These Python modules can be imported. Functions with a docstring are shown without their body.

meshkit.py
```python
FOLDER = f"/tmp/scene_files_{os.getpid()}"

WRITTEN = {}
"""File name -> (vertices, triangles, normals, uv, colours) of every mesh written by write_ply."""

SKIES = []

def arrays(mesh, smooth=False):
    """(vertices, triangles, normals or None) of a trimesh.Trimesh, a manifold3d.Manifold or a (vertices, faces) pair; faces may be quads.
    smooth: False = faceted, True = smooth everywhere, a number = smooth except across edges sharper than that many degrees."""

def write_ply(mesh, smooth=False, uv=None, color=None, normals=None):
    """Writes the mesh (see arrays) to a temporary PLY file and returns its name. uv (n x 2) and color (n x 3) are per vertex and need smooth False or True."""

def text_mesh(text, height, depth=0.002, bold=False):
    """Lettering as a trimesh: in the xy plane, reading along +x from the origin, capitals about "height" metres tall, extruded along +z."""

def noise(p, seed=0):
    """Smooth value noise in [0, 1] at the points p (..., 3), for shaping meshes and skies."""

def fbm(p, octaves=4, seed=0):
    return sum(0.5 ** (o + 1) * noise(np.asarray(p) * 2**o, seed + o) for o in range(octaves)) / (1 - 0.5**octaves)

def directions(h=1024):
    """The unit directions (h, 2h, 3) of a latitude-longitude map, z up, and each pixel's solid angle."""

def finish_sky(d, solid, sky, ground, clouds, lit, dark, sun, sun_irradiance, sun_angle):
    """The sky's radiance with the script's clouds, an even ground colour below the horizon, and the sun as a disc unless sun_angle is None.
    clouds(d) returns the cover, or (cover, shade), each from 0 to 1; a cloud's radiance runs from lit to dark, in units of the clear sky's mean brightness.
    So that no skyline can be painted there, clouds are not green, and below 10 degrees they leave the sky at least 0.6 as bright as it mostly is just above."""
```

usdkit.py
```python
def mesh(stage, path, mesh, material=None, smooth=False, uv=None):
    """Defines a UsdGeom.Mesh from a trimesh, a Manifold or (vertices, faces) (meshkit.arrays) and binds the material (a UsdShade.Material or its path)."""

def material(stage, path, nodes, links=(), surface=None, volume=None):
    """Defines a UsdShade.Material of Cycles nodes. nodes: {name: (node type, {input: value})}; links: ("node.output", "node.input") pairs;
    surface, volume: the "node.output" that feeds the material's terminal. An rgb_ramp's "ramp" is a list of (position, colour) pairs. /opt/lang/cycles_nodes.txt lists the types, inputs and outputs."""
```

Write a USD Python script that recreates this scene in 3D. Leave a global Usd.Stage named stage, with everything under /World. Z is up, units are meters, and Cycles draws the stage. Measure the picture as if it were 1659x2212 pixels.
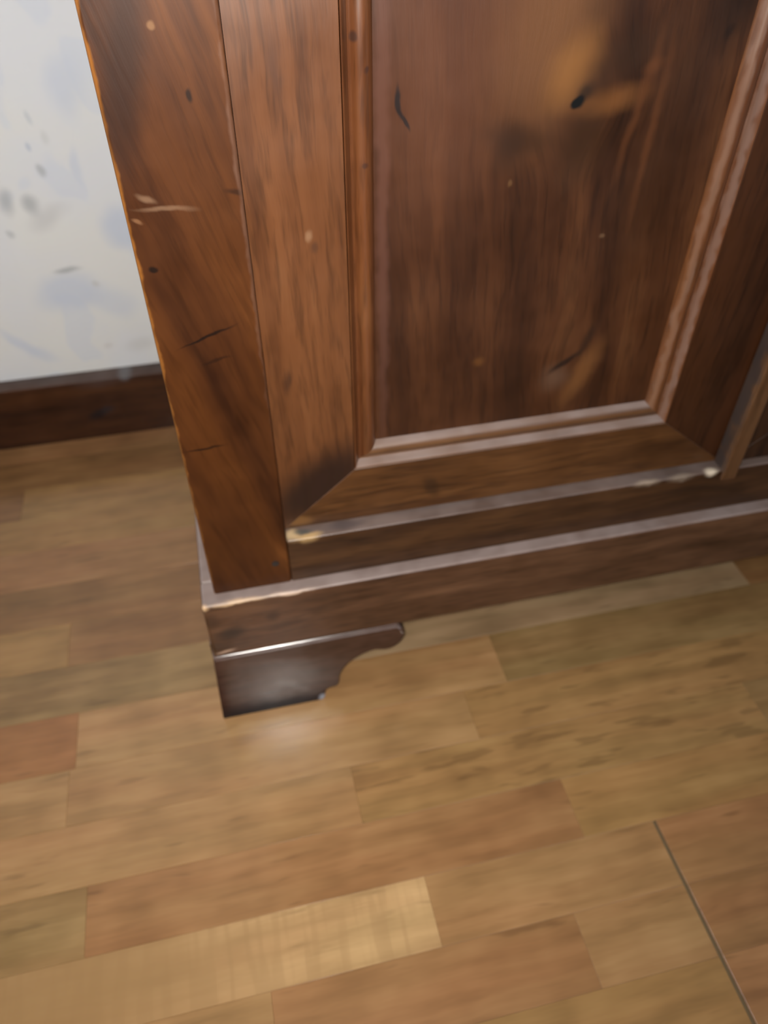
import math, random
import numpy as np
import trimesh, manifold3d, usdkit
import shapely.geometry as sg
from pxr import Usd, UsdGeom, UsdLux, UsdShade, Gf, Sdf

random.seed(7)
rng = np.random.default_rng(7)
stage = Usd.Stage.CreateInMemory()
UsdGeom.SetStageUpAxis(stage, UsdGeom.Tokens.z)
UsdGeom.SetStageMetersPerUnit(stage, 1.0)
W = UsdGeom.Xform.Define(stage, '/World')
stage.SetDefaultPrim(W.GetPrim())

# ------------------------------------------------------------------ camera
EYE = np.array([0.0746, -0.5116, 0.80])
FWD = np.array([0.16262, 0.70271, -0.69265]); RIGHT = np.array([0.97425, -0.22546, 0.0]); UP = np.array([0.15617, 0.67481, 0.72128])
EXPOSURE = 0.0
FLASH = 3.45         # phone torch beside the lens
DAYLIGHT_2 = 1.5      # added glazed opening behind the camera, there for sheen on the doors
DAYLIGHT = 8.0       # window
cam = UsdGeom.Camera.Define(stage, '/World/camera')
cam.CreateHorizontalApertureAttr(24.0)
cam.CreateVerticalApertureAttr(24.0 * 2212 / 1659)
cam.CreateFocalLengthAttr(24.0 * 1661 / 1659)
cam.CreateClippingRangeAttr(Gf.Vec2f(0.02, 50))
cam.CreateFStopAttr(5.0)
cam.CreateFocusDistanceAttr(0.47)
cam.CreateExposureAttr(EXPOSURE)


def frame(at, aim=None):
    m = np.eye(4)
    r, u, f = RIGHT, UP, FWD
    if aim is not None:
        f = (aim - at) / np.linalg.norm(aim - at); r = np.cross(f, (0, 0, 1)); r /= np.linalg.norm(r); u = np.cross(r, f)
    m[0, :3], m[1, :3], m[2, :3], m[3, :3] = r, u, -f, at
    return Gf.Matrix4d(*m.ravel().tolist())


UsdGeom.Xformable(cam).AddTransformOp().Set(frame(EYE))

# ------------------------------------------------------------------ light
flash = UsdLux.DiskLight.Define(stage, '/World/phone_flash')
flash.CreateRadiusAttr(0.006)
flash.CreateIntensityAttr(FLASH / (math.pi * 0.006 ** 2))
flash.CreateColorAttr(Gf.Vec3f(1.0, 0.95, 0.88))
UsdGeom.Xformable(flash).AddTransformOp().Set(frame(EYE - 0.012 * FWD - 0.011 * RIGHT + 0.004 * UP, np.array([-0.15, 0.30, 0.35])))
sky = UsdLux.DomeLight.Define(stage, '/World/sky')
sky.CreateIntensityAttr(0.3)
sky.CreateColorAttr(Gf.Vec3f(0.75, 0.87, 1.0))
day = UsdLux.RectLight.Define(stage, '/World/window_daylight')
day.CreateWidthAttr(1.3); day.CreateHeightAttr(1.1)
day.CreateIntensityAttr(DAYLIGHT)
day.CreateColorAttr(Gf.Vec3f(0.80, 0.90, 1.0))
t = UsdGeom.Xformable(day)
t.AddTranslateOp().Set(Gf.Vec3d(-1.40, -0.3, 1.25)); t.AddRotateYOp().Set(-90.0)

day2 = UsdLux.RectLight.Define(stage, '/World/window_daylight_2')  # unseen daylight panel, added to put sheen on the upper doors
day2.CreateWidthAttr(1.3); day2.CreateHeightAttr(1.8)
day2.CreateIntensityAttr(DAYLIGHT_2)
day2.CreateColorAttr(Gf.Vec3f(0.88, 0.93, 1.0))
t = UsdGeom.Xformable(day2)
t.AddTranslateOp().Set(Gf.Vec3d(0.9, -2.46, 1.2)); t.AddRotateXOp().Set(90.0)

# ------------------------------------------------------------------ helpers
USED, OFF = {}, {}


def path_of(name, parent):
    base = parent or '/World'
    key = f'{base}/{name}'
    n = USED.get(key, 0); USED[key] = n + 1
    return key if n == 0 else f'{key}_{n:03d}'


def tag(prim, label=None, cat=None, kind=None, group=None):
    for k, v in (('label', label), ('category', cat), ('kind', kind), ('group', group)):
        if v: prim.SetCustomDataByKey(k, v)
    return prim


def thing(name, loc=(0, 0, 0), parent=None):
    p = path_of(name, parent)
    x = UsdGeom.Xform.Define(stage, p)
    off = OFF.get(parent, np.zeros(3))
    x.AddTranslateOp().Set(Gf.Vec3d(*(np.asarray(loc, float) - off)))
    OFF[p] = np.asarray(loc, float)
    return p


def obj(name, mesh, mat, parent=None, smooth=False):
    """World-space mesh, stored relative to its parent's origin."""
    p = path_of(name, parent)
    if hasattr(mesh, 'to_mesh'):
        m = mesh.to_mesh(); mesh = trimesh.Trimesh(m.vert_properties[:, :3], m.tri_verts, process=False)
    mesh = mesh.copy(); mesh.apply_translation(-OFF.get(parent, np.zeros(3)))
    usdkit.mesh(stage, p, mesh, f'/World/Looks/{mat}', smooth=smooth)
    return stage.GetPrimAtPath(p)


def box(x0, x1, y0, y1, z0, z1):
    b = trimesh.creation.box((x1 - x0, y1 - y0, z1 - z0)); b.apply_translation(((x0 + x1) / 2, (y0 + y1) / 2, (z0 + z1) / 2)); return b


def rbox(x0, x1, y0, y1, z0, z1, r=0.003, seg=2):
    """Box with rounded edges: hull of eight small spheres."""
    s = trimesh.creation.icosphere(seg, r).vertices
    pts = [s + np.array([x, y, z]) for x in (x0 + r, x1 - r) for y in (y0 + r, y1 - r) for z in (z0 + r, z1 - r)]
    return trimesh.convex.convex_hull(np.vstack(pts))


def plank(x0, x1, y0, y1, top=0.0, c=0.0002, h=0.0030):
    """Floor piece: a slab with a small chamfer round its top."""
    def ring(d, z): return [(x0 + d, y0 + d, z), (x1 - d, y0 + d, z), (x1 - d, y1 - d, z), (x0 + d, y1 - d, z)]
    v = np.array(ring(0, top - h) + ring(0, top - c) + ring(c, top))
    f = [(8, 9, 10), (8, 10, 11), (0, 2, 1), (0, 3, 2)]
    for a in (0, 4):
        for i in range(4):
            j = (i + 1) % 4
            f += [(a + i, a + j, a + 4 + j), (a + i, a + 4 + j, a + 4 + i)]
    return trimesh.Trimesh(v, f, process=False)


def strip(profile, a, b, cut_a=0.0, cut_b=0.0, axis='z'):
    """Sweep a closed profile [(u, y)] along an axis from a to b; the ends slope by cut*u (mitres). axis 'z': u adds to x; axis 'x': u adds to z."""
    pr = np.asarray(profile, float); n = len(pr)
    ends = []
    for base, cut in ((a, cut_a), (b, cut_b)):
        s = base + cut * pr[:, 0]
        ends.append(np.c_[pr[:, 0], pr[:, 1], s] if axis == 'z' else np.c_[s, pr[:, 1], pr[:, 0]])
    v = np.vstack(ends)
    tris = np.array(manifold3d.triangulate([pr.astype(np.float64)]) if sg.Polygon(pr).exterior.is_ccw else manifold3d.triangulate([pr[::-1].astype(np.float64)]))
    if not sg.Polygon(pr).exterior.is_ccw: tris = n - 1 - tris
    f = [tuple(x[::-1]) for x in tris] + [tuple(x + n) for x in tris]
    for i in range(n):
        j = (i + 1) % n
        f += [(i, j, n + j), (i, n + j, n + i)]
    m = trimesh.Trimesh(v, f, process=False)
    if m.volume < 0: m.invert()
    return m


class Mat:
    """Collects nodes for one material."""
    def __init__(self, name): self.name, self.n, self.l, self.k = name, {}, [], 0
    def add(self, kind, **inp):
        self.k += 1; nm = f'n{self.k}'
        vals = {}
        for key, v in inp.items():
            if isinstance(v, tuple) and len(v) == 2 and v[0] == '@': self.l.append((v[1], f'{nm}.{key}'))
            else: vals[key] = v
        self.n[nm] = (kind, vals); return nm
    def out(self, surf): return usdkit.material(stage, f'/World/Looks/{self.name}', self.n, self.l, surface=surf)


def L(s): return ('@', s)


def lin(r, g, b):
    f = lambda c: c / 12.92 if c <= 0.04045 else ((c + 0.055) / 1.055) ** 2.4
    return tuple(f(c / 255) for c in (r, g, b))


def spot(m, col, pos, c, r, ang, color, strength, soft=0.5):
    """Blend a stain, knot, scratch, worn place or painted highlight with its own outline into a colour. ang turns it about y (degrees)."""
    s = m.add('vector_math', math_type='subtract', vector1=L(pos), vector2=c)
    q = m.add('vector_rotate', rotate_type='y_axis', vector=L(f'{s}.vector'), angle=math.radians(-ang))
    d = m.add('vector_math', math_type='multiply', vector1=L(f'{q}.vector'), vector2=(1 / r[0], 1 / r[1], 1 / r[2]))
    ln = m.add('vector_math', math_type='length', vector1=L(f'{d}.vector'))
    k = m.add('map_range', range_type='smoothstep', value=L(f'{ln}.value'), from_min=max(0.0, 1 - soft), from_max=1 + soft, to_min=strength, to_max=0.0, clamp=True)
    x = m.add('mix', mix_type='mix', fac=L(f'{k}.result'), color1=L(col), color2=color)
    return f'{x}.color'


def wobble(m, pos, amp, scale):
    nz = m.add('noise_texture', vector=L(pos), scale=scale, detail=2.0)
    c = m.add('vector_math', math_type='subtract', vector1=L(f'{nz}.color'), vector2=(0.5, 0.5, 0.5))
    e = m.add('vector_math', math_type='scale', vector1=L(f'{c}.vector'), scale=amp)
    a = m.add('vector_math', math_type='add', vector1=L(pos), vector2=L(f'{e}.vector'))
    return f'{a}.vector'


def old_wood(name, stops, along='z', tilt=0.0, spots=(), rough=0.36, dust=0.0, knots=(), streak=38.0, stretch=0.07, seed=0.0, pores=0.35, spec=0.35, rel=0.12, gain=(1, 1, 1), top=(), matte=()):
    """Waxed old timber: streaks along the grain, fine pores, blotches of wear, knots that bend the grain."""
    m = Mat(name)
    g = m.add('geometry')
    p0 = f'{g}.position'
    pos = wobble(m, p0, 0.012, 9.0)
    for (c, rad, push) in knots:                       # grain flows round a knot
        s = m.add('vector_math', math_type='subtract', vector1=L(pos), vector2=c)
        d = m.add('vector_math', math_type='multiply', vector1=L(f'{s}.vector'), vector2=(1 / rad[0], 1 / rad[1], 1 / rad[2]))
        ln = m.add('vector_math', math_type='length', vector1=L(f'{d}.vector'))
        k = m.add('map_range', range_type='smootherstep', value=L(f'{ln}.value'), from_min=0.0, from_max=1.0, to_min=push, to_max=0.0, clamp=True)
        sh = m.add('vector_math', math_type='scale', vector1=L(f'{s}.vector'), scale=L(f'{k}.result'))
        a = m.add('vector_math', math_type='subtract', vector1=L(pos), vector2=L(f'{sh}.vector'))
        pos = f'{a}.vector'
    rot = m.add('vector_rotate', rotate_type='y_axis', vector=L(pos), angle=math.radians(tilt))
    sc = (1, 1, stretch) if along == 'z' else (stretch, 1, 1)
    mp = m.add('mapping', vector=L(f'{rot}.vector'), scale=sc, location=(seed, seed * 0.37, seed * 1.7))
    A = m.add('noise_texture', vector=L(f'{mp}.vector'), scale=streak, detail=4.0, roughness=0.55)
    mp2 = m.add('mapping', vector=L(f'{rot}.vector'), scale=(1, 1, 0.09) if along == 'z' else (0.09, 1, 1), location=(seed + 3, 0, 0))
    B = m.add('noise_texture', vector=L(f'{mp2}.vector'), scale=240.0, detail=2.0, roughness=0.6)
    Cn = m.add('noise_texture', vector=L(p0), scale=11.0, detail=3.0, roughness=0.6)
    t1 = m.add('mix_float', fac=0.30, a=L(f'{A}.fac'), b=L(f'{Cn}.fac'))
    st = m.add('map_range', value=L(f'{t1}.result'), from_min=0.32, from_max=0.68, to_min=0.0, to_max=1.0, clamp=True)
    ramp = m.add('rgb_ramp', ramp=[(i / (len(stops) - 1), c) for i, c in enumerate(stops)], fac=L(f'{st}.result'))
    pr = m.add('map_range', value=L(f'{B}.fac'), from_min=0.30, from_max=0.52, to_min=1 - pores, to_max=1.0, clamp=True)
    pc = m.add('combine_color', r=L(f'{pr}.result'), g=L(f'{pr}.result'), b=L(f'{pr}.result'))
    mul = m.add('mix', mix_type='multiply', fac=1.0, color1=L(f'{ramp}.color'), color2=L(f'{pc}.color'))
    col = f'{mul}.color'
    rag = wobble(m, p0, 0.007, 55.0)
    for sp in spots: col = spot(m, col, rag, *sp)
    gn = m.add('mix', mix_type='multiply', fac=1.0, color1=L(col), color2=gain)
    col = f'{gn}.color'
    if dust:                                           # dust and rubbed wax lie on whatever faces up
        nz = m.add('separate_xyz', vector=L(f'{g}.normal'))
        dn = m.add('noise_texture', vector=L(p0), scale=28.0, detail=2.0)
        du = m.add('map_range', value=L(f'{dn}.fac'), from_min=0.3, from_max=0.65, to_min=0.55 * dust, to_max=dust, clamp=True)
        upm = m.add('map_range', range_type='smoothstep', value=L(f'{nz}.z'), from_min=0.35, from_max=0.85, to_min=0.0, to_max=1.0, clamp=True)
        fm = m.add('math', math_type='multiply', value1=L(f'{du}.result'), value2=L(f'{upm}.result'))
        mx = m.add('mix', fac=L(f'{fm}.value'), color1=L(col), color2=(0.22, 0.17, 0.155))
        col = f'{mx}.color'
    for sp in top: col = spot(m, col, rag, *sp)
    bh = m.add('mix_float', fac=0.5, a=L(f'{B}.fac'), b=L(f'{A}.fac'))
    bmp = m.add('bump', height=L(f'{bh}.result'), strength=rel, distance=0.002)
    ro = m.add('map_range', value=L(f'{Cn}.fac'), from_min=0.3, from_max=0.7, to_min=rough - 0.06, to_max=rough + 0.08, clamp=True)
    sv = spec
    if matte:                                          # patches where the specular level drops
        sc_ = m.add('color', value=(spec, spec, spec))
        q_ = f'{sc_}.color'
        for c_, r_ in matte: q_ = spot(m, q_, rag, c_, r_, 0, (0.03, 0.03, 0.03), 1.0, 0.7)
        sq = m.add('separate_color', color=L(q_)); sv = L(f'{sq}.r')
    b = m.add('principled_bsdf', base_color=L(col), roughness=L(f'{ro}.result'), normal=L(f'{bmp}.normal'), specular_ior_level=sv)
    m.out(f'{b}.BSDF')


UsdGeom.Scope.Define(stage, '/World/Looks')
K = lambda *c: tuple(c)
DK, MD, LT = (0.050, 0.019, 0.008), (0.118, 0.044, 0.0155), (0.20, 0.083, 0.030)
BLACK = (0.008, 0.006, 0.006)
RAW = (0.42, 0.21, 0.07)
big = 9.0
# left post: slanting figure, worn orange arris, nicks and scratches
post_spots = [
    ((0.0200, 0.0192, 0.70), (0.0030, 0.02, 0.30), 0, (0.42, 0.19, 0.045), 0.9, 0.4),
    ((0.0200, 0.0192, 0.40), (0.0020, 0.02, 0.30), 0, (0.34, 0.16, 0.05), 0.6, 0.5),
    ((0.0383, 0.0192, 0.672), (0.011, 0.05, 0.05), 14, (0.036, 0.018, 0.014), 0.75, 0.7),
    ((0.0751, 0.0192, 0.6571), (0.0018, 0.05, 0.0035), 0, BLACK, 0.8, 0.5),
    ((0.0595, 0.0192, 0.4912), (0.0195, 0.05, 0.0011), -20, BLACK, 0.85, 0.6),
    ((0.0640, 0.0192, 0.4700), (0.0100, 0.05, 0.0012), -12, BLACK, 0.5, 0.7),
    ((0.0309, 0.0192, 0.5490), (0.0032, 0.05, 0.0022), -20, BLACK, 0.85, 0.5),
    ((0.0410, 0.0192, 0.3850), (0.0145, 0.05, 0.0012), -4, BLACK, 0.75, 0.6),
    ((0.0480, 0.0192, 0.5900), (0.0150, 0.05, 0.0016), 4, (0.34, 0.24, 0.18), 0.55, 0.7),
    ((0.0365, 0.0192, 0.5985), (0.0060, 0.05, 0.0020), 28, (0.34, 0.24, 0.18), 0.6, 0.7),
    ((0.0285, 0.0192, 0.5830), (0.0030, 0.05, 0.0016), 24, (0.34, 0.20, 0.12), 0.6, 0.6),
    ((0.0960, 0.0192, 0.5960), (0.0075, 0.05, 0.0018), 16, BLACK, 0.55, 0.6),
    ((0.0985, 0.0205, 0.62), (0.0016, 0.004, 0.17), 0, (0.26, 0.17, 0.15), 0.5, 0.8),  # highlight on the right arris, painted into the colour
    ((0.0600, 0.0192, 0.6950), (0.0022, 0.05, 0.0018), 0, (0.4, 0.25, 0.14), 0.6, 0.5),
]
old_wood('post_wood', gain=(0.42, 0.34, 0.26), stops=[(0.045, 0.017, 0.008), (0.095, 0.036, 0.013), (0.135, 0.052, 0.016), (0.25, 0.104, 0.032)], tilt=15, spots=post_spots, streak=27, stretch=0.12, seed=1.3, pores=0.22, spec=0.15, rough=0.42)
old_wood('side_wood', gain=(0.45, 0.45, 0.45), stops=[DK, MD, LT], seed=4.1)
stile_spots = [
    ((0.1450, 0.0352, 0.5550), (0.0020, 0.05, 0.004), 0, (0.34, 0.23, 0.15), 0.5, 0.7),
    ((0.1480, 0.0352, 0.5450), (0.0022, 0.05, 0.004), 10, (0.06, 0.03, 0.02), 0.6, 0.7),
    ((0.1180, 0.0352, 0.4300), (0.0035, 0.05, 0.010), 5, (0.045, 0.022, 0.014), 0.6, 0.7),
    ((0.1300, 0.0352, 0.6650), (0.004, 0.05, 0.020), 0, (0.075, 0.034, 0.02), 0.6, 0.8),
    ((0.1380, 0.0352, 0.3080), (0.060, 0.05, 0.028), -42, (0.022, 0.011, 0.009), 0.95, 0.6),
]
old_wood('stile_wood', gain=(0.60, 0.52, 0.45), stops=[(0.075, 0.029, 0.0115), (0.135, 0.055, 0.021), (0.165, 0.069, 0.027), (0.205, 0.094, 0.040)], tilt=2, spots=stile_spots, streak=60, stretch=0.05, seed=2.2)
old_wood('right_stile_wood', gain=(0.38, 0.32, 0.27), stops=[DK, (0.095, 0.036, 0.013), MD], tilt=-2, streak=55, stretch=0.05, seed=7.7)
rail_spots = [
    ((0.115, 0.0352, 0.268), (0.012, 0.05, 0.006), 10, (0.32, 0.17, 0.06), 0.6, 0.6),
    ((0.250, 0.0352, 0.286), (0.006, 0.05, 0.012), -25, (0.03, 0.015, 0.008), 0.6, 0.7),
]
old_wood('rail_wood', gain=(0.50, 0.44, 0.36), stops=[(0.070, 0.029, 0.011), (0.135, 0.060, 0.022), (0.20, 0.094, 0.036)], along='x', spots=rail_spots, streak=70, stretch=0.10, seed=5.5, dust=0.5)
frame_spots = [
    ((0.106, 0.028, 0.2565), (0.007, 0.006, 0.006), 0, (0.50, 0.36, 0.20), 0.8, 0.7),
    ((0.121, 0.024, 0.2565), (0.012, 0.004, 0.006), 0, (0.46, 0.30, 0.13), 0.75, 0.7),
    ((0.117, 0.030, 0.2565), (0.008, 0.003, 0.005), 0, (0.05, 0.055, 0.05), 0.8, 0.6),
    ((0.160, 0.030, 0.2565), (0.016, 0.006, 0.006), 0, (0.06, 0.045, 0.045), 0.7, 0.6),
    ((0.560, 0.0215, 0.2565), (0.0065, 0.005, 0.004), 0, (0.62, 0.52, 0.40), 0.85, 0.7),
    ((0.485, 0.021, 0.2560), (0.011, 0.003, 0.004), 0, (0.40, 0.31, 0.23), 0.55, 0.9),
    ((0.525, 0.021, 0.2560), (0.012, 0.003, 0.004), 0, (0.32, 0.25, 0.19), 0.5, 0.9),
]
old_wood('frame_wood', gain=(0.5, 0.5, 0.5), stops=[(0.038, 0.016, 0.008), (0.080, 0.033, 0.013), (0.13, 0.056, 0.021)], along='x', top=frame_spots, streak=70, stretch=0.10, seed=6.1, dust=0.55)
plinth_spots = [
    ((0.030, 0.005, 0.150), (0.014, 0.05, 0.008), -15, (0.022, 0.014, 0.011), 0.8, 0.7),
    ((0.075, 0.005, 0.166), (0.006, 0.05, 0.006), 0, (0.028, 0.016, 0.011), 0.6, 0.7),
    ((0.012, 0.005, 0.175), (0.008, 0.05, 0.010), 0, (0.04, 0.02, 0.012), 0.6, 0.7),
]
plinth_top = [  # pale highlights painted along the plinth's edges
    ((0.020, 0.003, 0.121), (0.010, 0.05, 0.0016), -8, (0.42, 0.28, 0.20), 0.75, 0.5),
    ((0.0075, 0.003, 0.196), (0.006, 0.006, 0.004), 0, (0.62, 0.40, 0.22), 0.9, 0.6),
    ((0.045, 0.0045, 0.197), (0.025, 0.004, 0.002), 0, (0.55, 0.37, 0.22), 0.7, 0.7),
    ((0.095, 0.0045, 0.197), (0.020, 0.004, 0.002), 0, (0.55, 0.40, 0.30), 0.7, 0.7),
]
old_wood('plinth_wood', gain=(0.72, 0.62, 0.50), stops=[(0.052, 0.026, 0.015), (0.105, 0.055, 0.034), (0.165, 0.092, 0.058)], along='x', spots=plinth_spots, top=plinth_top, streak=55, stretch=0.13, seed=8.3, dust=0.95)
foot_spots = [((0.065, 0, 0.005), (0.085, 0.06, 0.015), 0, (0.010, 0.009, 0.010), 0.85, 0.8),
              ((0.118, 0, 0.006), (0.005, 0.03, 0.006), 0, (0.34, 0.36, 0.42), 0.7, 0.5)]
old_wood('foot_wood', gain=(0.8, 0.64, 0.54), stops=[(0.034, 0.019, 0.014), (0.060, 0.034, 0.026), (0.085, 0.052, 0.042)], along='x', top=foot_spots, streak=40, stretch=0.2, seed=9.3, dust=0.30, rough=0.21, spec=0.50, rel=0.05, matte=[((0.06, 0.0, 0.0), (0.30, 0.2, 0.030)), ((0.0, 0.0, 0.05), (0.012, 0.2, 0.2))])
mould_spots = [((0.1900, 0.04, 0.6600), (0.002, 0.05, 0.002), 0, (0.05, 0.025, 0.02), 0.7, 0.5), ((0.1880, 0.04, 0.6000), (0.002, 0.05, 0.002), 0, (0.05, 0.025, 0.02), 0.7, 0.5),
               ((0.1835, 0.04, 0.6800), (0.002, 0.05, 0.003), 0, (0.03, 0.02, 0.02), 0.7, 0.5)]
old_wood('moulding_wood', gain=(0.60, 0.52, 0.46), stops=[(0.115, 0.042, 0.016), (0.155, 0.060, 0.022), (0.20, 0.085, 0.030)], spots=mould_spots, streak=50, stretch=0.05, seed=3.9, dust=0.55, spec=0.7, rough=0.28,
         top=[((0.4765, 0.040, 1.0), (0.0022, 0.02, 3.0), 0, (0.17, 0.095, 0.062), 0.5, 0.6), ((0.4912, 0.038, 1.0), (0.0020, 0.02, 3.0), 0, (0.17, 0.105, 0.080), 0.5, 0.6)])  # right moulding: highlights on bead crest and outer riser painted as paler bands
old_wood('sill_moulding_wood', gain=(0.6, 0.6, 0.6), stops=[(0.105, 0.044, 0.018), (0.15, 0.066, 0.027), (0.21, 0.10, 0.044)], along='x', streak=50, stretch=0.05, seed=12.0, dust=0.75)
KX, KZ = 0.3475, 0.6285
panel_spots = [
    ((0.318, 0.0468, 0.690), (0.036, 0.05, 0.070), 8, (0.36, 0.185, 0.082), 0.72, 0.8),          # pale flame above left of the knot
    ((0.340, 0.0468, 0.650), (0.014, 0.05, 0.022), 30, (0.52, 0.26, 0.08), 0.7, 0.8),
    ((0.372, 0.0468, 0.628), (0.024, 0.05, 0.007), -10, (0.42, 0.19, 0.06), 0.65, 0.9),
    ((0.380, 0.0468, 0.6560), (0.032, 0.05, 0.012), -28, (0.07, 0.038, 0.021), 0.50, 0.9),       # dark feather right of the knot
    ((0.3000, 0.0468, 0.6080), (0.022, 0.05, 0.010), 12, (0.040, 0.020, 0.009), 0.75, 0.8),       # dark feather left
    ((0.2960, 0.0468, 0.6000), (0.008, 0.05, 0.014), 12, (0.026, 0.014, 0.007), 0.65, 0.8),
    ((0.3580, 0.0468, 0.6000), (0.016, 0.05, 0.030), 12, (0.075, 0.040, 0.018), 0.5, 0.8),
    ((0.4250, 0.0468, 0.5900), (0.030, 0.05, 0.09), 6, (0.052, 0.022, 0.009), 0.6, 0.8),
    ((0.4600, 0.0468, 0.7000), (0.018, 0.05, 0.035), 10, (0.020, 0.012, 0.008), 0.75, 0.8),
    ((0.4560, 0.0468, 0.6680), (0.003, 0.05, 0.005), 15, BLACK, 0.5, 0.8),
    ((0.3960, 0.0468, 0.6200), (0.0035, 0.05, 0.045), 9, (0.26, 0.105, 0.04), 0.45, 0.9),         # hairpin loop of lighter grain
    ((0.4120, 0.0468, 0.6000), (0.0030, 0.05, 0.055), 2, (0.26, 0.105, 0.04), 0.45, 0.9),
    ((0.4030, 0.0468, 0.6500), (0.0070, 0.05, 0.0035), -20, (0.26, 0.105, 0.04), 0.4, 0.9),
    ((0.2030, 0.0468, 0.62), (0.0045, 0.05, 0.25), 0, (0.22, 0.11, 0.085), 0.7, 0.7),  # pinkish reflection painted along the panel's left edge
    ((0.2450, 0.0468, 0.66), (0.050, 0.05, 0.10), 3, (0.24, 0.105, 0.056), 0.55, 0.9),  # sheen of the upper panel, painted as a paler patch
    ((0.3950, 0.0468, 0.3900), (0.009, 0.05, 0.030), 24, (0.34, 0.165, 0.06), 0.75, 0.8),        # pale scar lower right
    ((0.3680, 0.0468, 0.3900), (0.012, 0.05, 0.012), 20, (0.26, 0.17, 0.12), 0.6, 0.8),
    ((0.3760, 0.0468, 0.4060), (0.016, 0.05, 0.0030), -34, (0.020, 0.014, 0.013), 0.8, 0.7),
    ((0.3940, 0.0468, 0.4250), (0.0040, 0.05, 0.018), 20, (0.028, 0.018, 0.013), 0.6, 0.8),
    ((0.2910, 0.0468, 0.4180), (0.0050, 0.05, 0.004), 0, (0.26, 0.12, 0.035), 0.6, 0.8),
    ((KX + 0.0045, 0.0468, KZ + 0.006), (0.006, 0.05, 0.005), -30, (0.03, 0.022, 0.017), 0.7, 0.7),
    ((0.3880, 0.0468, 0.5250), (0.0022, 0.05, 0.002), 0, (0.3, 0.2, 0.12), 0.6, 0.6),
    ((0.3020, 0.0468, 0.5750), (0.0018, 0.05, 0.003), 0, (0.3, 0.18, 0.08), 0.5, 0.6),
]
old_wood('panel_wood', gain=(0.34, 0.285, 0.25), stops=[(0.048, 0.020, 0.009), (0.088, 0.034, 0.0135), (0.150, 0.061, 0.024), (0.215, 0.096, 0.038)], tilt=4, spots=panel_spots,
         knots=[((KX, 0.0468, KZ), (0.07, 1.0, 0.07), 0.75), ((0.385, 0.0468, 0.395), (0.06, 1.0, 0.08), 0.6)], streak=30, stretch=0.08, seed=10.4, rough=0.37, spec=0.32,
         top=[((0.2140, 0.0468, 0.6375), (0.0016, 0.05, 0.0095), -8, BLACK, 0.9, 0.5), ((0.2182, 0.0468, 0.6250), (0.0014, 0.05, 0.0080), -24, BLACK, 0.85, 0.5),
              ((KX, 0.0468, KZ), (0.0056, 0.05, 0.0046), -30, (0.002, 0.002, 0.002), 1.0, 0.35)])
old_wood('dark_door_wood', gain=(0.5, 0.5, 0.5), stops=[(0.022, 0.009, 0.005), (0.050, 0.019, 0.008), (0.085, 0.033, 0.012)], streak=50, stretch=0.05, seed=11.0)
old_wood('astragal_wood', gain=(0.6, 0.6, 0.6), stops=[(0.070, 0.030, 0.013), (0.13, 0.058, 0.024), (0.19, 0.09, 0.04)], streak=60, stretch=0.05, seed=11.6, rough=0.30, top=[((0.5696, 0.027, 1.0), (0.0022, 0.0105, 3.0), 0, (0.024, 0.022, 0.023), 0.75, 0.5)])  # side face greyed: its cool shading is put into the colour
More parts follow.
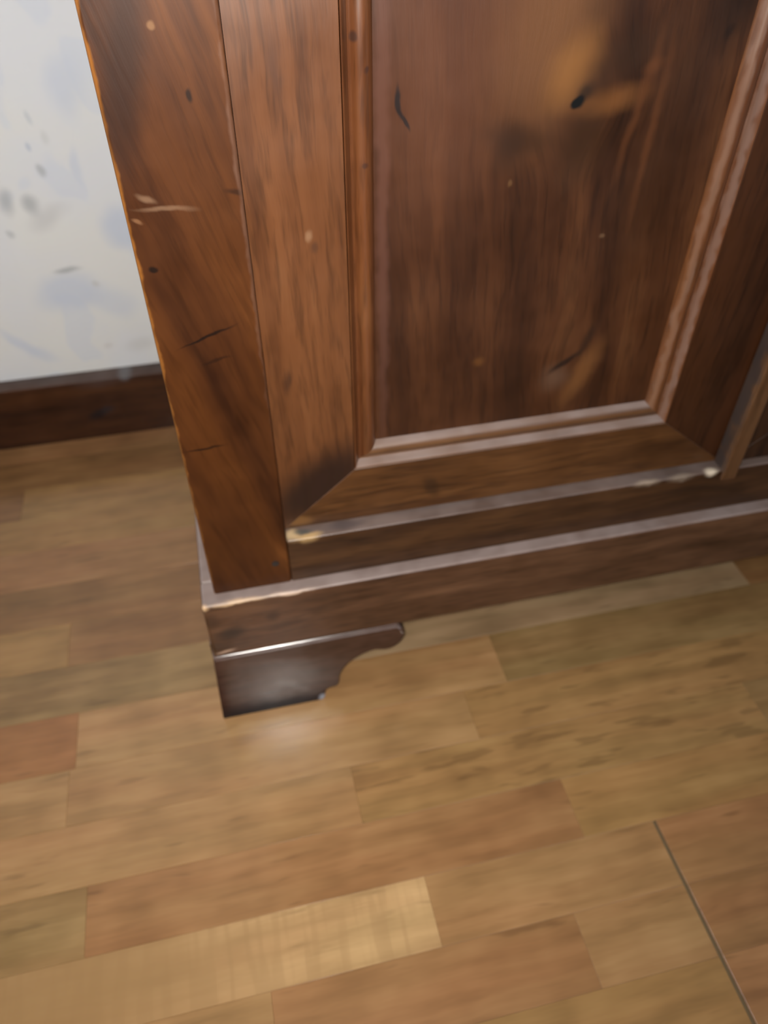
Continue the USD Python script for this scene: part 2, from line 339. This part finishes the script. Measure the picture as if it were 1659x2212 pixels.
old_wood('baseboard_wood', gain=(0.6, 0.6, 0.6), stops=[(0.022, 0.008, 0.0035), (0.060, 0.019, 0.0065), (0.10, 0.034, 0.010)], along='x', streak=45, stretch=0.07, seed=13.1, dust=0.30, rough=0.42,
         spots=[((-0.150, 0.584, 0.046), (0.014, 0.05, 0.007), -18, (0.012, 0.009, 0.012), 0.85, 0.7), ((-0.1350, 0.584, 0.052), (0.010, 0.05, 0.006), -18, (0.032, 0.024, 0.028), 0.7, 0.7),
                ((-0.095, 0.60, 0.110), (0.009, 0.03, 0.008), 0, (0.26, 0.29, 0.32), 0.6, 0.7), ((-0.135, 0.595, 0.105), (0.030, 0.02, 0.010), 0, (0.11, 0.065, 0.055), 0.6, 0.8)])

# ---- floor strips
TONES = {   # three stops each
    'tan':    [(0.225, 0.130, 0.057), (0.300, 0.180, 0.083), (0.365, 0.228, 0.112)],
    'gold':   [(0.215, 0.125, 0.050), (0.285, 0.170, 0.070), (0.345, 0.212, 0.092)],
    'pale':   [(0.330, 0.215, 0.105), (0.440, 0.295, 0.150), (0.530, 0.365, 0.195)],
    'rosy':   [(0.200, 0.105, 0.047), (0.268, 0.146, 0.067), (0.325, 0.187, 0.090)],
    'brown':  [(0.150, 0.080, 0.034), (0.210, 0.115, 0.050), (0.275, 0.160, 0.073)],
    'red':    [(0.185, 0.085, 0.034), (0.250, 0.122, 0.050), (0.310, 0.160, 0.070)],
    'olive':  [(0.160, 0.098, 0.040), (0.225, 0.145, 0.064), (0.295, 0.196, 0.093)],
    'flecked': [(0.205, 0.120, 0.050), (0.280, 0.170, 0.072), (0.345, 0.216, 0.096)],
    'greige': [(0.215, 0.150, 0.085), (0.280, 0.200, 0.118), (0.340, 0.250, 0.155)],
}
TONES = {k: [(0.95 * r, 0.87 * g, 0.80 * b) for r, g, b in v] for k, v in TONES.items()}
for name, stops in TONES.items():
    m = Mat('plank_' + name)
    g = m.add('geometry'); oi = m.add('object_info')
    r1 = m.add('math', math_type='multiply', value1=L(f'{oi}.random'), value2=37.0)
    cv = m.add('combine_xyz', x=L(f'{r1}.value'), y=L(f'{r1}.value'), z=L(f'{r1}.value'))
    a = m.add('vector_math', math_type='add', vector1=L(f'{g}.position'), vector2=L(f'{cv}.vector'))
    pos = wobble(m, f'{a}.vector', 0.012, 7.0)
    mp = m.add('mapping', vector=L(pos), scale=(0.10, 1, 1))
    A = m.add('noise_texture', vector=L(f'{mp}.vector'), scale=70.0, detail=4.0, roughness=0.6)
    Cn = m.add('noise_texture', vector=L(pos), scale=14.0, detail=2.0)
    mp2 = m.add('mapping', vector=L(pos), scale=(0.16, 1, 1), location=(5, 2, 0))
    B = m.add('noise_texture', vector=L(f'{mp2}.vector'), scale=95.0, detail=2.0, roughness=0.5)
    t1 = m.add('mix_float', fac=0.45, a=L(f'{A}.fac'), b=L(f'{Cn}.fac'))
    st = m.add('map_range', value=L(f'{t1}.result'), from_min=0.28, from_max=0.72, clamp=True)
    lo, md, hi = stops
    lo = tuple(0.86 * c for c in lo); hi = tuple(1.08 * c for c in hi)
    ramp = m.add('rgb_ramp', ramp=[(0, lo), (0.5, md), (1, hi)], fac=L(f'{st}.result'))
    tn = m.add('noise_texture', vector=L(f'{mp2}.vector'), scale=22.0, detail=2.0)          # rosy and greenish drifts within a piece
    tk = m.add('map_range', value=L(f'{tn}.fac'), from_min=0.35, from_max=0.65, clamp=True)
    tc = m.add('mix', fac=L(f'{tk}.result'), color1=(1.025, 0.985, 0.97), color2=(0.98, 1.01, 0.98))
    tm = m.add('mix', mix_type='multiply', fac=1.0, color1=L(f'{ramp}.color'), color2=L(f'{tc}.color'))
    fl = m.add('map_range', range_type='smoothstep', value=L(f'{B}.fac'), from_min=0.55 if name == 'flecked' else 0.62, from_max=0.66 if name == 'flecked' else 0.78, to_min=0.0, to_max=0.40 if name == 'flecked' else 0.42, clamp=True)
    mx = m.add('mix', fac=L(f'{fl}.result'), color1=L(f'{tm}.color'), color2=tuple(0.50 * c for c in stops[0]))
    if name == 'pale':                              # cross figure at one end, golden at the other
        cf = m.add('mapping', vector=L(f'{g}.position'), scale=(1, 0.10, 1))
        cn = m.add('noise_texture', vector=L(f'{cf}.vector'), scale=85.0, detail=1.0)
        ck = m.add('map_range', range_type='smoothstep', value=L(f'{cn}.fac'), from_min=0.46, from_max=0.60, to_max=0.40, clamp=True)
        mx = m.add('mix', fac=L(f'{ck}.result'), color1=L(f'{mx}.color'), color2=stops[0])
        c_ = spot(m, f'{mx}.color', f'{g}.position', (-0.21, -0.26, 0), (0.20, 0.3, 0.3), 0, (0.25, 0.142, 0.058), 0.85, 0.8)
        mx = m.add('mix', fac=0.0, color1=L(c_), color2=(0, 0, 0))
    b = m.add('principled_bsdf', base_color=L(f'{mx}.color'), roughness=0.20, specular_ior_level=0.6)
    m.out(f'{b}.BSDF')
m = Mat('joint_dark'); b = m.add('principled_bsdf', base_color=(0.13, 0.092, 0.046), roughness=0.8); m.out(f'{b}.BSDF')

# ---- wallpaper: mottled warm white with blue clouds and small grey dabs
m = Mat('wallpaper')
g = m.add('geometry'); p0 = f'{g}.position'
pw = wobble(m, p0, 0.035, 12.0)
n1 = m.add('noise_texture', vector=L(pw), scale=7.0, detail=3.0)
k1 = m.add('map_range', range_type='smoothstep', value=L(f'{n1}.fac'), from_min=0.40, from_max=0.62, clamp=True)
c1 = m.add('mix', fac=L(f'{k1}.result'), color1=(0.645, 0.64, 0.625), color2=(0.625, 0.63, 0.65))
col = f'{c1}.color'
mp = m.add('mapping', vector=L(pw), location=(3.1, 1.7, 0.4), scale=(1, 1, 0.8))
n2 = m.add('noise_texture', vector=L(f'{mp}.vector'), scale=13.0, detail=1.5)
k2 = m.add('map_range', range_type='smoothstep', value=L(f'{n2}.fac'), from_min=0.585, from_max=0.635, to_max=0.40, clamp=True)
c2 = m.add('mix', fac=L(f'{k2}.result'), color1=L(col), color2=(0.52, 0.56, 0.65))
col = f'{c2}.color'
WY = 0.612
BLU, GRY = (0.475, 0.52, 0.625), (0.33, 0.34, 0.35)
for sp in [((-0.045, WY, 0.335), (0.030, 0.2, 0.030), 20, BLU, 0.75, 0.45), ((-0.140, WY, 0.243), (0.045, 0.2, 0.028), -10, BLU, 0.65, 0.45), ((-0.085, WY, 0.225), (0.03, 0.2, 0.022), 20, BLU, 0.45, 0.6),
           ((-0.0873, WY, 0.4236), (0.006, 0.2, 0.022), 4, BLU, 0.5, 0.6), ((-0.075, WY, 0.520), (0.018, 0.2, 0.03), 10, BLU, 0.5, 0.7), ((-0.235, WY, 0.180), (0.008, 0.2, 0.03), -42, BLU, 0.6, 0.7),
           ((-0.21, WY, 0.155), (0.02, 0.2, 0.012), 30, BLU, 0.5, 0.7),
           ((-0.134, WY, 0.279), (0.016, 0.2, 0.0048), -4, GRY, 0.75, 0.6), ((-0.126, WY, 0.487), (0.0035, 0.2, 0.006), 0, (0.45, 0.48, 0.52), 0.6, 0.6), ((-0.142, WY, 0.451), (0.0035, 0.2, 0.006), -6, (0.42, 0.46, 0.54), 0.75, 0.6),
           ((-0.133, WY, 0.419), (0.0045, 0.2, 0.008), -14, GRY, 0.6, 0.6), ((-0.116, WY, 0.466), (0.004, 0.2, 0.008), 0, (0.5, 0.5, 0.5), 0.5, 0.7),
           ((-0.155, WY, 0.375), (0.009, 0.2, 0.010), -20, GRY, 0.7, 0.8), ((-0.188, WY, 0.380), (0.009, 0.2, 0.014), 0, GRY, 0.65, 0.8), ((-0.140, WY, 0.360), (0.024, 0.2, 0.010), -25, (0.48, 0.475, 0.475), 0.55, 0.8),
           ((-0.196, WY, 0.337), (0.004, 0.2, 0.005), 0, GRY, 0.5, 0.7), ((-0.095, WY, 0.252), (0.004, 0.2, 0.004), 0, (0.46, 0.44, 0.42), 0.5, 0.7),
           ((-0.058, WY, 0.150), (0.022, 0.2, 0.010), -8, (0.5, 0.49, 0.48), 0.45, 0.8), ((-0.110, WY, 0.155), (0.006, 0.2, 0.006), 0, (0.5, 0.47, 0.46), 0.45, 0.8)]:
    col = spot(m, col, pw, *sp)
b = m.add('principled_bsdf', base_color=L(col), roughness=0.75, specular_ior_level=0.25)
m.out(f'{b}.BSDF')
for nm, c, ro in (('plaster', (0.45, 0.43, 0.40), 0.85), ('white_paint', (0.75, 0.75, 0.73), 0.4), ('black_peg', (0.012, 0.009, 0.008), 0.5)):
    m = Mat(nm); b = m.add('principled_bsdf', base_color=c, roughness=ro); m.out(f'{b}.BSDF')
m = Mat('window_glass')
f = m.add('fresnel', IOR=1.45); tr = m.add('transparent_bsdf'); gl = m.add('glossy_bsdf', roughness=0.02)
x = m.add('mix_closure', fac=L(f'{f}.fac'), closure1=L(f'{tr}.BSDF'), closure2=L(f'{gl}.BSDF')); m.out(f'{x}.closure')

# ------------------------------------------------------------------ room shell
X0, X1, Y0, Y1, ZC = -1.25, 2.0, -2.3, WY, 2.5
tag(obj('wall_back', box(X0 - 0.1, X1 + 0.1, Y1, Y1 + 0.1, -0.05, ZC), 'wallpaper'), 'pale mottled wallpaper wall behind the wardrobe', 'wall', 'structure')
wl = manifold3d.Manifold.cube((0.12, Y1 - Y0 + 0.1, ZC + 0.05)).translate((X0 - 0.12, Y0 - 0.1, -0.05)) - manifold3d.Manifold.cube((0.4, 1.1, 1.3)).translate((X0 - 0.2, -0.85, 0.60))
tag(obj('wall_left', wl, 'wallpaper'), 'side wall with the window', 'wall', 'structure')
tag(obj('wall_right', box(X1, X1 + 0.1, Y0 - 0.1, Y1, -0.05, ZC), 'wallpaper'), 'side wall beyond the wardrobe', 'wall', 'structure')
tag(obj('wall_front', manifold3d.Manifold.cube((X1 - X0 + 0.2, 0.1, ZC + 0.05)).translate((X0 - 0.1, Y0 - 0.1, -0.05)) - manifold3d.Manifold.cube((1.3, 0.4, 1.8)).translate((0.25, Y0 - 0.25, 0.30)), 'plaster'), 'wall behind the camera', 'wall', 'structure')
tag(obj('ceiling', box(X0 - 0.1, X1 + 0.1, Y0 - 0.1, Y1 + 0.1, ZC, ZC + 0.1), 'plaster'), 'plain white ceiling', 'ceiling', 'structure')
win = thing('window_1', (X0 - 0.06, -0.3, 0.60)); tag(stage.GetPrimAtPath(win), 'white framed window in the side wall', 'window', 'structure')
wx = X0 - 0.06
for a in ((-0.85, -0.80, 0.60, 1.90), (0.20, 0.25, 0.60, 1.90), (-0.325, -0.275, 0.65, 1.85)):
    obj('frame_bar', rbox(wx - 0.025, wx + 0.025, a[0], a[1], a[2], a[3], 0.004, 1), 'white_paint', win)
for a in ((0.60, 0.65), (1.85, 1.90)):
    obj('frame_bar', rbox(wx - 0.024, wx + 0.024, -0.80, 0.20, a[0], a[1], 0.004, 1), 'white_paint', win)
for a in ((-0.80, -0.325), (-0.275, 0.20)):
    obj('pane', box(wx - 0.003, wx + 0.003, a[0], a[1], 0.65, 1.85), 'window_glass', win)

win2 = thing('window_2', (0.9, Y0 - 0.05, 0.30)); tag(stage.GetPrimAtPath(win2), 'added white framed glazed opening opposite the wardrobe, unseen, for sheen on its doors', 'window', 'structure')
for a in ((0.25, 0.31, 0.30, 2.10), (1.49, 1.55, 0.30, 2.10), (0.87, 0.93, 0.36, 2.04)):
    obj('frame_bar', rbox(a[0], a[1], Y0 - 0.075, Y0 - 0.025, a[2], a[3], 0.004, 1), 'white_paint', win2)
for a in ((0.30, 0.36), (2.04, 2.10)):
    obj('frame_bar', rbox(0.31, 1.49, Y0 - 0.074, Y0 - 0.026, a[0], a[1], 0.004, 1), 'white_paint', win2)
for a in ((0.31, 0.87), (0.93, 1.49)):
    obj('pane', box(a[0], a[1], Y0 - 0.053, Y0 - 0.047, 0.36, 2.04), 'window_glass', win2)

# skirting board, rounded top edge
BF, BZ = 0.584, 0.109
prof = [(0.0, BF), (BZ - 0.004, BF), (BZ - 0.001, BF + 0.0015), (BZ, BF + 0.005), (BZ + 0.0015, WY), (0.0, WY)]
tag(obj('baseboard_back', strip(prof, X0, X1, axis='x'), 'baseboard_wood', smooth=35), 'dark stained wooden skirting board along the papered wall', 'baseboard', 'structure')

# ------------------------------------------------------------------ floor: strip parquet, piece by piece
fl = thing('floor', (0, 0, 0)); tag(stage.GetPrimAtPath(fl), 'strip parquet floor of tan, golden and reddish wood pieces', 'floor', 'structure')
obj('subfloor', box(X0 - 0.1, X1 + 0.1, Y0 - 0.1, Y1 + 0.1, -0.05, -0.0031), 'joint_dark', fl)
ys = [-0.2244, -0.158, -0.0912, -0.0248, 0.048, 0.119, 0.188, 0.260, 0.334]        # measured rows
ys = [-0.2244 - 0.0663 * k for k in range(9, 0, -1)] + ys + [0.334 + 0.0695 * k for k in range(1, 5)]
rows = {   # row lower edge -> [(joint x ...), (tones ...)] from left to right across the part in view
    -0.4233: ((-0.10, 0.437, 0.80), ('tan', 'gold', 'rosy', 'tan')),
    -0.3570: ((0.020, 0.315, 0.437, 0.85), ('tan', 'rosy', 'tan', 'rosy', 'brown')),
    -0.2907: ((-0.26, 0.1825, 0.437, 0.80), ('tan', 'pale', 'tan', 'rosy', 'tan')),
    -0.2244: ((-0.147, 0.356, 0.70), ('olive', 'rosy', 'gold', 'rosy')),
    -0.158:  ((-0.33, 0.1335, 0.62), ('rosy', 'tan', 'flecked', 'olive')),
    -0.0912: ((-0.172, 0.285, 0.74), ('tan', 'tan', 'flecked', 'olive')),
    -0.0248: ((-0.166, 0.342, 0.80), ('red', 'tan', 'olive', 'brown')),
    0.048:   ((-0.30, 0.16, 0.718), ('olive', 'olive', 'greige', 'brown')),
    0.119:   ((-0.183, 0.30), ('gold', 'brown', 'tan')),
    0.188:   ((-0.42, 0.10), ('tan', 'brown', 'tan')),
    0.260:   ((-0.36, 0.12), ('brown', 'rosy', 'brown')),
    0.334:   ((-0.40, 0.20), ('tan', 'gold', 'tan')),
    0.4035:  ((-0.268, 0.25), ('brown', 'gold', 'tan')),
    0.473:   ((-0.50, 0.05), ('gold', 'brown', 'tan')),
}
names = ['tan', 'gold', 'rosy', 'brown', 'tan', 'olive', 'gold']
ys.append(Y1)
lo = Y0
yy = [ys[0]]
while yy[0] > Y0 + 0.05: yy.insert(0, yy[0] - 0.0663)
ys = yy[:-1] + ys
for i in range(len(ys) - 1):
    y0, y1 = ys[i], ys[i + 1]
    if y1 > Y1 + 1e-6 or y1 - y0 < 0.01 or y0 < Y0: continue
    key = next((k for k in rows if abs(k - y0) < 0.004), None)
    near = -0.95 < y0
    step = 0.46 if near else 0.95
    js, ts = (list(rows[key][0]), list(rows[key][1])) if key is not None else ([rng.uniform(-0.2, 0.2)], [names[rng.integers(7)], names[rng.integers(7)]])
    while js[0] > X0 + 0.05: js.insert(0, js[0] - step * rng.uniform(0.8, 1.15)); ts.insert(0, names[rng.integers(7)])
    while js[-1] < X1 - 0.05: js.append(js[-1] + step * rng.uniform(0.8, 1.15)); ts.append(names[rng.integers(7)])
    lim = [-9.0] + js + [9.0]                       # ts[k] lies between lim[k] and lim[k + 1]
    seg = [(max(a_, X0), min(b_, X1), t_) for a_, b_, t_ in zip(lim[:-1], lim[1:], ts) if min(b_, X1) - max(a_, X0) > 0.03]
    gp = 0.00006
    for a_, b_, t_ in seg:
        end = abs(b_ - 0.437) < 1e-6
        obj('plank', plank(a_ + gp, b_ - (0.0042 if end else gp), y0 + gp, y1 - gp), 'plank_' + t_, fl)

# ------------------------------------------------------------------ wardrobe
WX1 = 1.1520
ward = thing('wardrobe', (WX1 / 2, 0.28, 0.0))
tag(stage.GetPrimAtPath(ward), 'old dark brown wooden wardrobe with panelled doors on bracket feet', 'wardrobe')
PF, DF, D2 = 0.0192, 0.0352, 0.0290          # front planes: posts, left door, right door
BK, TOP = 0.572, 1.92
mir = lambda x: WX1 - x
# posts
obj('side_post', rbox(0.0205, 0.0998, PF, 0.062, 0.1975, TOP, 0.0028), 'post_wood', ward, smooth=40)
obj('side_post', rbox(mir(0.0998), mir(0.0205), PF, 0.062, 0.1975, TOP, 0.0028), 'side_wood', ward, smooth=40)
pg = trimesh.creation.cylinder(0.0036, 0.006, sections=20); pg.apply_transform(trimesh.transformations.rotation_matrix(math.pi / 2, (1, 0, 0))); pg.apply_translation((0.0858, PF + 0.0024, 0.2295))
tag(obj('peg', pg, 'black_peg', ward, smooth=40), 'small dark wooden peg near the foot of the post')
for a in ((0.0225, 0.0405), (mir(0.0405), mir(0.0225))):
    obj('side_panel', box(a[0], a[1], 0.062, BK - 0.012, 0.1975, TOP), 'side_wood', ward)
obj('back_panel', box(0.0225, mir(0.0225), BK - 0.012, BK, 0.1975, TOP), 'side_wood', ward)
obj('bottom_board', box(0.0405, mir(0.0405), 0.062, BK - 0.012, 0.1975, 0.2300), 'side_wood', ward)
# bottom and top rails between the posts; the bottom rail's top is the ledge below the doors
obj('bottom_rail', rbox(0.0998, mir(0.0998), PF + 0.0006, 0.0615, 0.1975, 0.2570, 0.0022), 'frame_wood', ward, smooth=40)
obj('top_rail', rbox(0.0998, mir(0.0998), PF + 0.0006, 0.0615, 1.80, TOP, 0.0022), 'frame_wood', ward, smooth=40)
pr = [(TOP, -0.004), (TOP + 0.012, -0.010), (TOP + 0.030, -0.030), (TOP + 0.045, -0.042), (TOP + 0.070, -0.045), (TOP + 0.070, BK), (TOP, BK)]
obj('cornice', strip(pr, -0.02, mir(-0.02), axis='x'), 'side_wood', ward, smooth=35)


def plinth_board(x0, x1, y0, y1):
    return rbox(x0, x1, y0, y1, 0.1135, 0.1980, 0.0036)


obj('plinth', plinth_board(0.0068, mir(0.0068), 0.0046, 0.0400), 'plinth_wood', ward, smooth=40)
for a in ((0.0070, 0.0390), (mir(0.0390), mir(0.0070))):
    obj('plinth', rbox(a[0], a[1], 0.0380, BK - 0.004, 0.1137, 0.1978, 0.0036), 'plinth_wood', ward, smooth=40)

# bracket feet: scrolled outline, rounded upper edge
OUT = [(0.0, 0.0), (0.1175, 0.0), (0.1206, 0.003), (0.1216, 0.0100), (0.1230, 0.0180), (0.1270, 0.0212), (0.1340, 0.0222), (0.1376, 0.0240), (0.1394, 0.0300), (0.1400, 0.0380), (0.1416, 0.0460), (0.1452, 0.0550),
       (0.1510, 0.0630), (0.1590, 0.0705), (0.1690, 0.0765), (0.1770, 0.0793), (0.1830, 0.0797), (0.1885, 0.0780), (0.1945, 0.0764), (0.2005, 0.0768), (0.2065, 0.0800), (0.2115, 0.0850), (0.2150, 0.0910),
       (0.2168, 0.0975), (0.2165, 0.1040), (0.2140, 0.1095), (0.2090, 0.1130), (0.0052, 0.1130)]


def bracket(flip=False):
    poly = sg.Polygon(OUT)
    layers = [(0.0, 0.0022), (0.0006, 0.0011), (0.0022, 0.0), (0.024, 0.0)]      # rounded front edge by stacked insets
    parts = [manifold3d.CrossSection([np.array(sg.polygon.orient(poly, 1.0).exterior.coords)[:-1]])]
    body = parts[0].extrude(0.022)
    body = body.translate((0, 0, 0.0022))
    ccw = lambda q: [np.array(sg.polygon.orient(q, 1.0).exterior.coords)[:-1]]
    face = manifold3d.CrossSection(ccw(poly.buffer(-0.0020))).extrude(0.001)
    mid = manifold3d.CrossSection(ccw(poly.buffer(-0.0007))).extrude(0.0023).translate((0, 0, 0.0007))
    m = (body + face + mid).to_mesh()
    v = m.vert_properties[:, :3]
    v = np.c_[v[:, 0], v[:, 2], v[:, 1]]
    t = trimesh.Trimesh(v, m.tri_verts[:, ::-1], process=False)
    # the upper edge leans back into a rounded shoulder
    z = t.vertices[:, 2]; front = t.vertices[:, 1] < 0.004
    sh = np.clip((z - 0.1075) / 0.0055, 0, 1) ** 2 * 0.004
    t.vertices[front, 1] += sh[front]
    if flip:
        t.vertices[:, 0] = mir(t.vertices[:, 0]); t.invert()
    return t


def side_bracket(x0, x1, y_from, y_to):
    n = 12
    p = [(y_from, 0.0), (y_from + 0.085, 0.0), (y_from + 0.090, 0.02)] + [(y_from + 0.095 + 0.06 * (i / n), 0.022 + 0.06 * math.sin(i / n * math.pi / 2)) for i in range(n + 1)] + [(y_from + 0.165, 0.113), (y_from, 0.113)]
    if y_to < y_from: p = [(2 * y_from - a, b) for a, b in p]
    m = manifold3d.CrossSection([np.array(p if sg.Polygon(p).exterior.is_ccw else p[::-1])]).extrude(x1 - x0).to_mesh()
    v = m.vert_properties[:, :3]
    return trimesh.Trimesh(np.c_[v[:, 2] + x0, v[:, 0], v[:, 1]], m.tri_verts, process=False)


for flip in (False, True):
    a = (0.0030, 0.0240) if not flip else (mir(0.0240), mir(0.0030))
    obj('foot', trimesh.util.concatenate([bracket(flip), side_bracket(a[0], a[1], 0.0242, 1)]), 'foot_wood', ward, smooth=32)
for a in ((0.0030, 0.0240), (mir(0.0240), mir(0.0030))):
    obj('foot', side_bracket(a[0], a[1], BK - 0.004, -1), 'foot_wood', ward, smooth=32)

# doors
MW, DEPTH = 0.0235, 0.0116
MO = [(0.0, 0.0), (0.0010, 0.0004), (0.0026, 0.0026), (0.0042, 0.0058), (0.0056, 0.0078), (0.0070, 0.0083), (0.0082, 0.0077), (0.0094, 0.0060), (0.0112, 0.0045), (0.0138, 0.0038), (0.0162, 0.0040),
      (0.0186, 0.0050), (0.0206, 0.0072), (0.0222, 0.0100), (MW, DEPTH + 0.001)]       # u from the stile inwards, depth behind the door face


def make_door(x0, x1, face, mats, slant):
    d = thing('door', ((x0 + x1) / 2, face, 0.259), ward)
    xl, xr, zb, zt = x0 + 0.0724, x1 - 0.0805, 0.3230, 1.70
    if x0 > 0.4: xl, xr = x0 + 0.0805, x1 - 0.0724
    Zb, Zt, T = 0.2590, 1.7980, 0.026
    r = 0.0003
    def piece(poly, mat, name, parent=d):          # a mitred frame member: prism with eased edges
        pg_ = sg.Polygon(poly)
        a = manifold3d.CrossSection([np.array(pg_.exterior.coords)[:-1] if pg_.exterior.is_ccw else np.array(pg_.exterior.coords)[:-1][::-1]])
        ins = a.offset(-r, manifold3d.JoinType.Miter)
        m = manifold3d.Manifold.batch_hull([ins.extrude(T), a.extrude(T - r).translate((0, 0, r))]).to_mesh()
        v = m.vert_properties[:, :3]
        t = trimesh.Trimesh(np.c_[v[:, 0], v[:, 2] + face, v[:, 1]], m.tri_verts[:, ::-1], process=False)
        obj(name, t, mat, parent)
    piece([(x0, Zb), (xl, zb), (xl, zt), (x0, Zt)], mats[0], 'stile')
    piece([(x1, Zb), (x1, Zt), (xr, zt), (xr, zb)], mats[1], 'stile')
    piece([(x0, Zb), (x1, Zb), (xr, zb), (xl, zb)], mats[2], 'rail')
    piece([(xl, zt), (xr, zt), (x1, Zt), (x0, Zt)], mats[2], 'rail')
    g = 0.0006
    back = 0.018
    L_ = [(xl + g + u, face + w) for u, w in MO] + [(xl + g + MW, face + back), (xl + g, face + back)]
    def mould(side):
        if side in 'lr':
            s = 1 if side == 'l' else -1
            base = (xl + g) if side == 'l' else (xr - g)
            pr = [(s * u, face + w) for u, w in MO] + [(s * MW, face + back), (0, face + back)]
            m = strip(pr, zb + g, zt - g, cut_a=s, cut_b=-s, axis='z'); m.apply_translation((base, 0, 0))
        else:
            s = 1 if side == 'b' else -1
            base = (zb + g) if side == 'b' else (zt - g)
            pr = [(s * u, face + w) for u, w in MO] + [(s * MW, face + back), (0, face + back)]
            m = strip(pr, xl + g, xr - g, cut_a=s, cut_b=-s, axis='x'); m.apply_translation((0, 0, base))
        return m
    for side in 'lrbt':
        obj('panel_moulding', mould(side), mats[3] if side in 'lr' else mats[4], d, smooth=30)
    obj('panel', box(xl + MW - 0.006, xr - MW + 0.006, face + DEPTH, face + DEPTH + 0.010, zb + MW - 0.006, zt - MW + 0.006), mats[5], d)
    return d


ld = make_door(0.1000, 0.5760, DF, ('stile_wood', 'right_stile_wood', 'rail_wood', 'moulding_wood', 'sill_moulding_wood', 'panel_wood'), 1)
rd = make_door(0.5790, mir(0.1000), D2, ('dark_door_wood', 'dark_door_wood', 'dark_door_wood', 'dark_door_wood', 'dark_door_wood', 'dark_door_wood'), 1)
# cover strip over the meeting of the doors, rounded lower end reaching in front of the rail
a = rbox(0.5700, 0.5765, 0.0165, DF - 0.0003, 0.2590, 1.795, 0.0018)
b = rbox(0.5705, 0.5885, 0.0140, 0.0188, 0.2470, 1.795, 0.0022)
obj('cover_strip', (manifold3d.Manifold(manifold3d.Mesh(np.float32(a.vertices), np.uint32(a.faces))) + manifold3d.Manifold(manifold3d.Mesh(np.float32(b.vertices), np.uint32(b.faces)))), 'astragal_wood', ld, smooth=40)
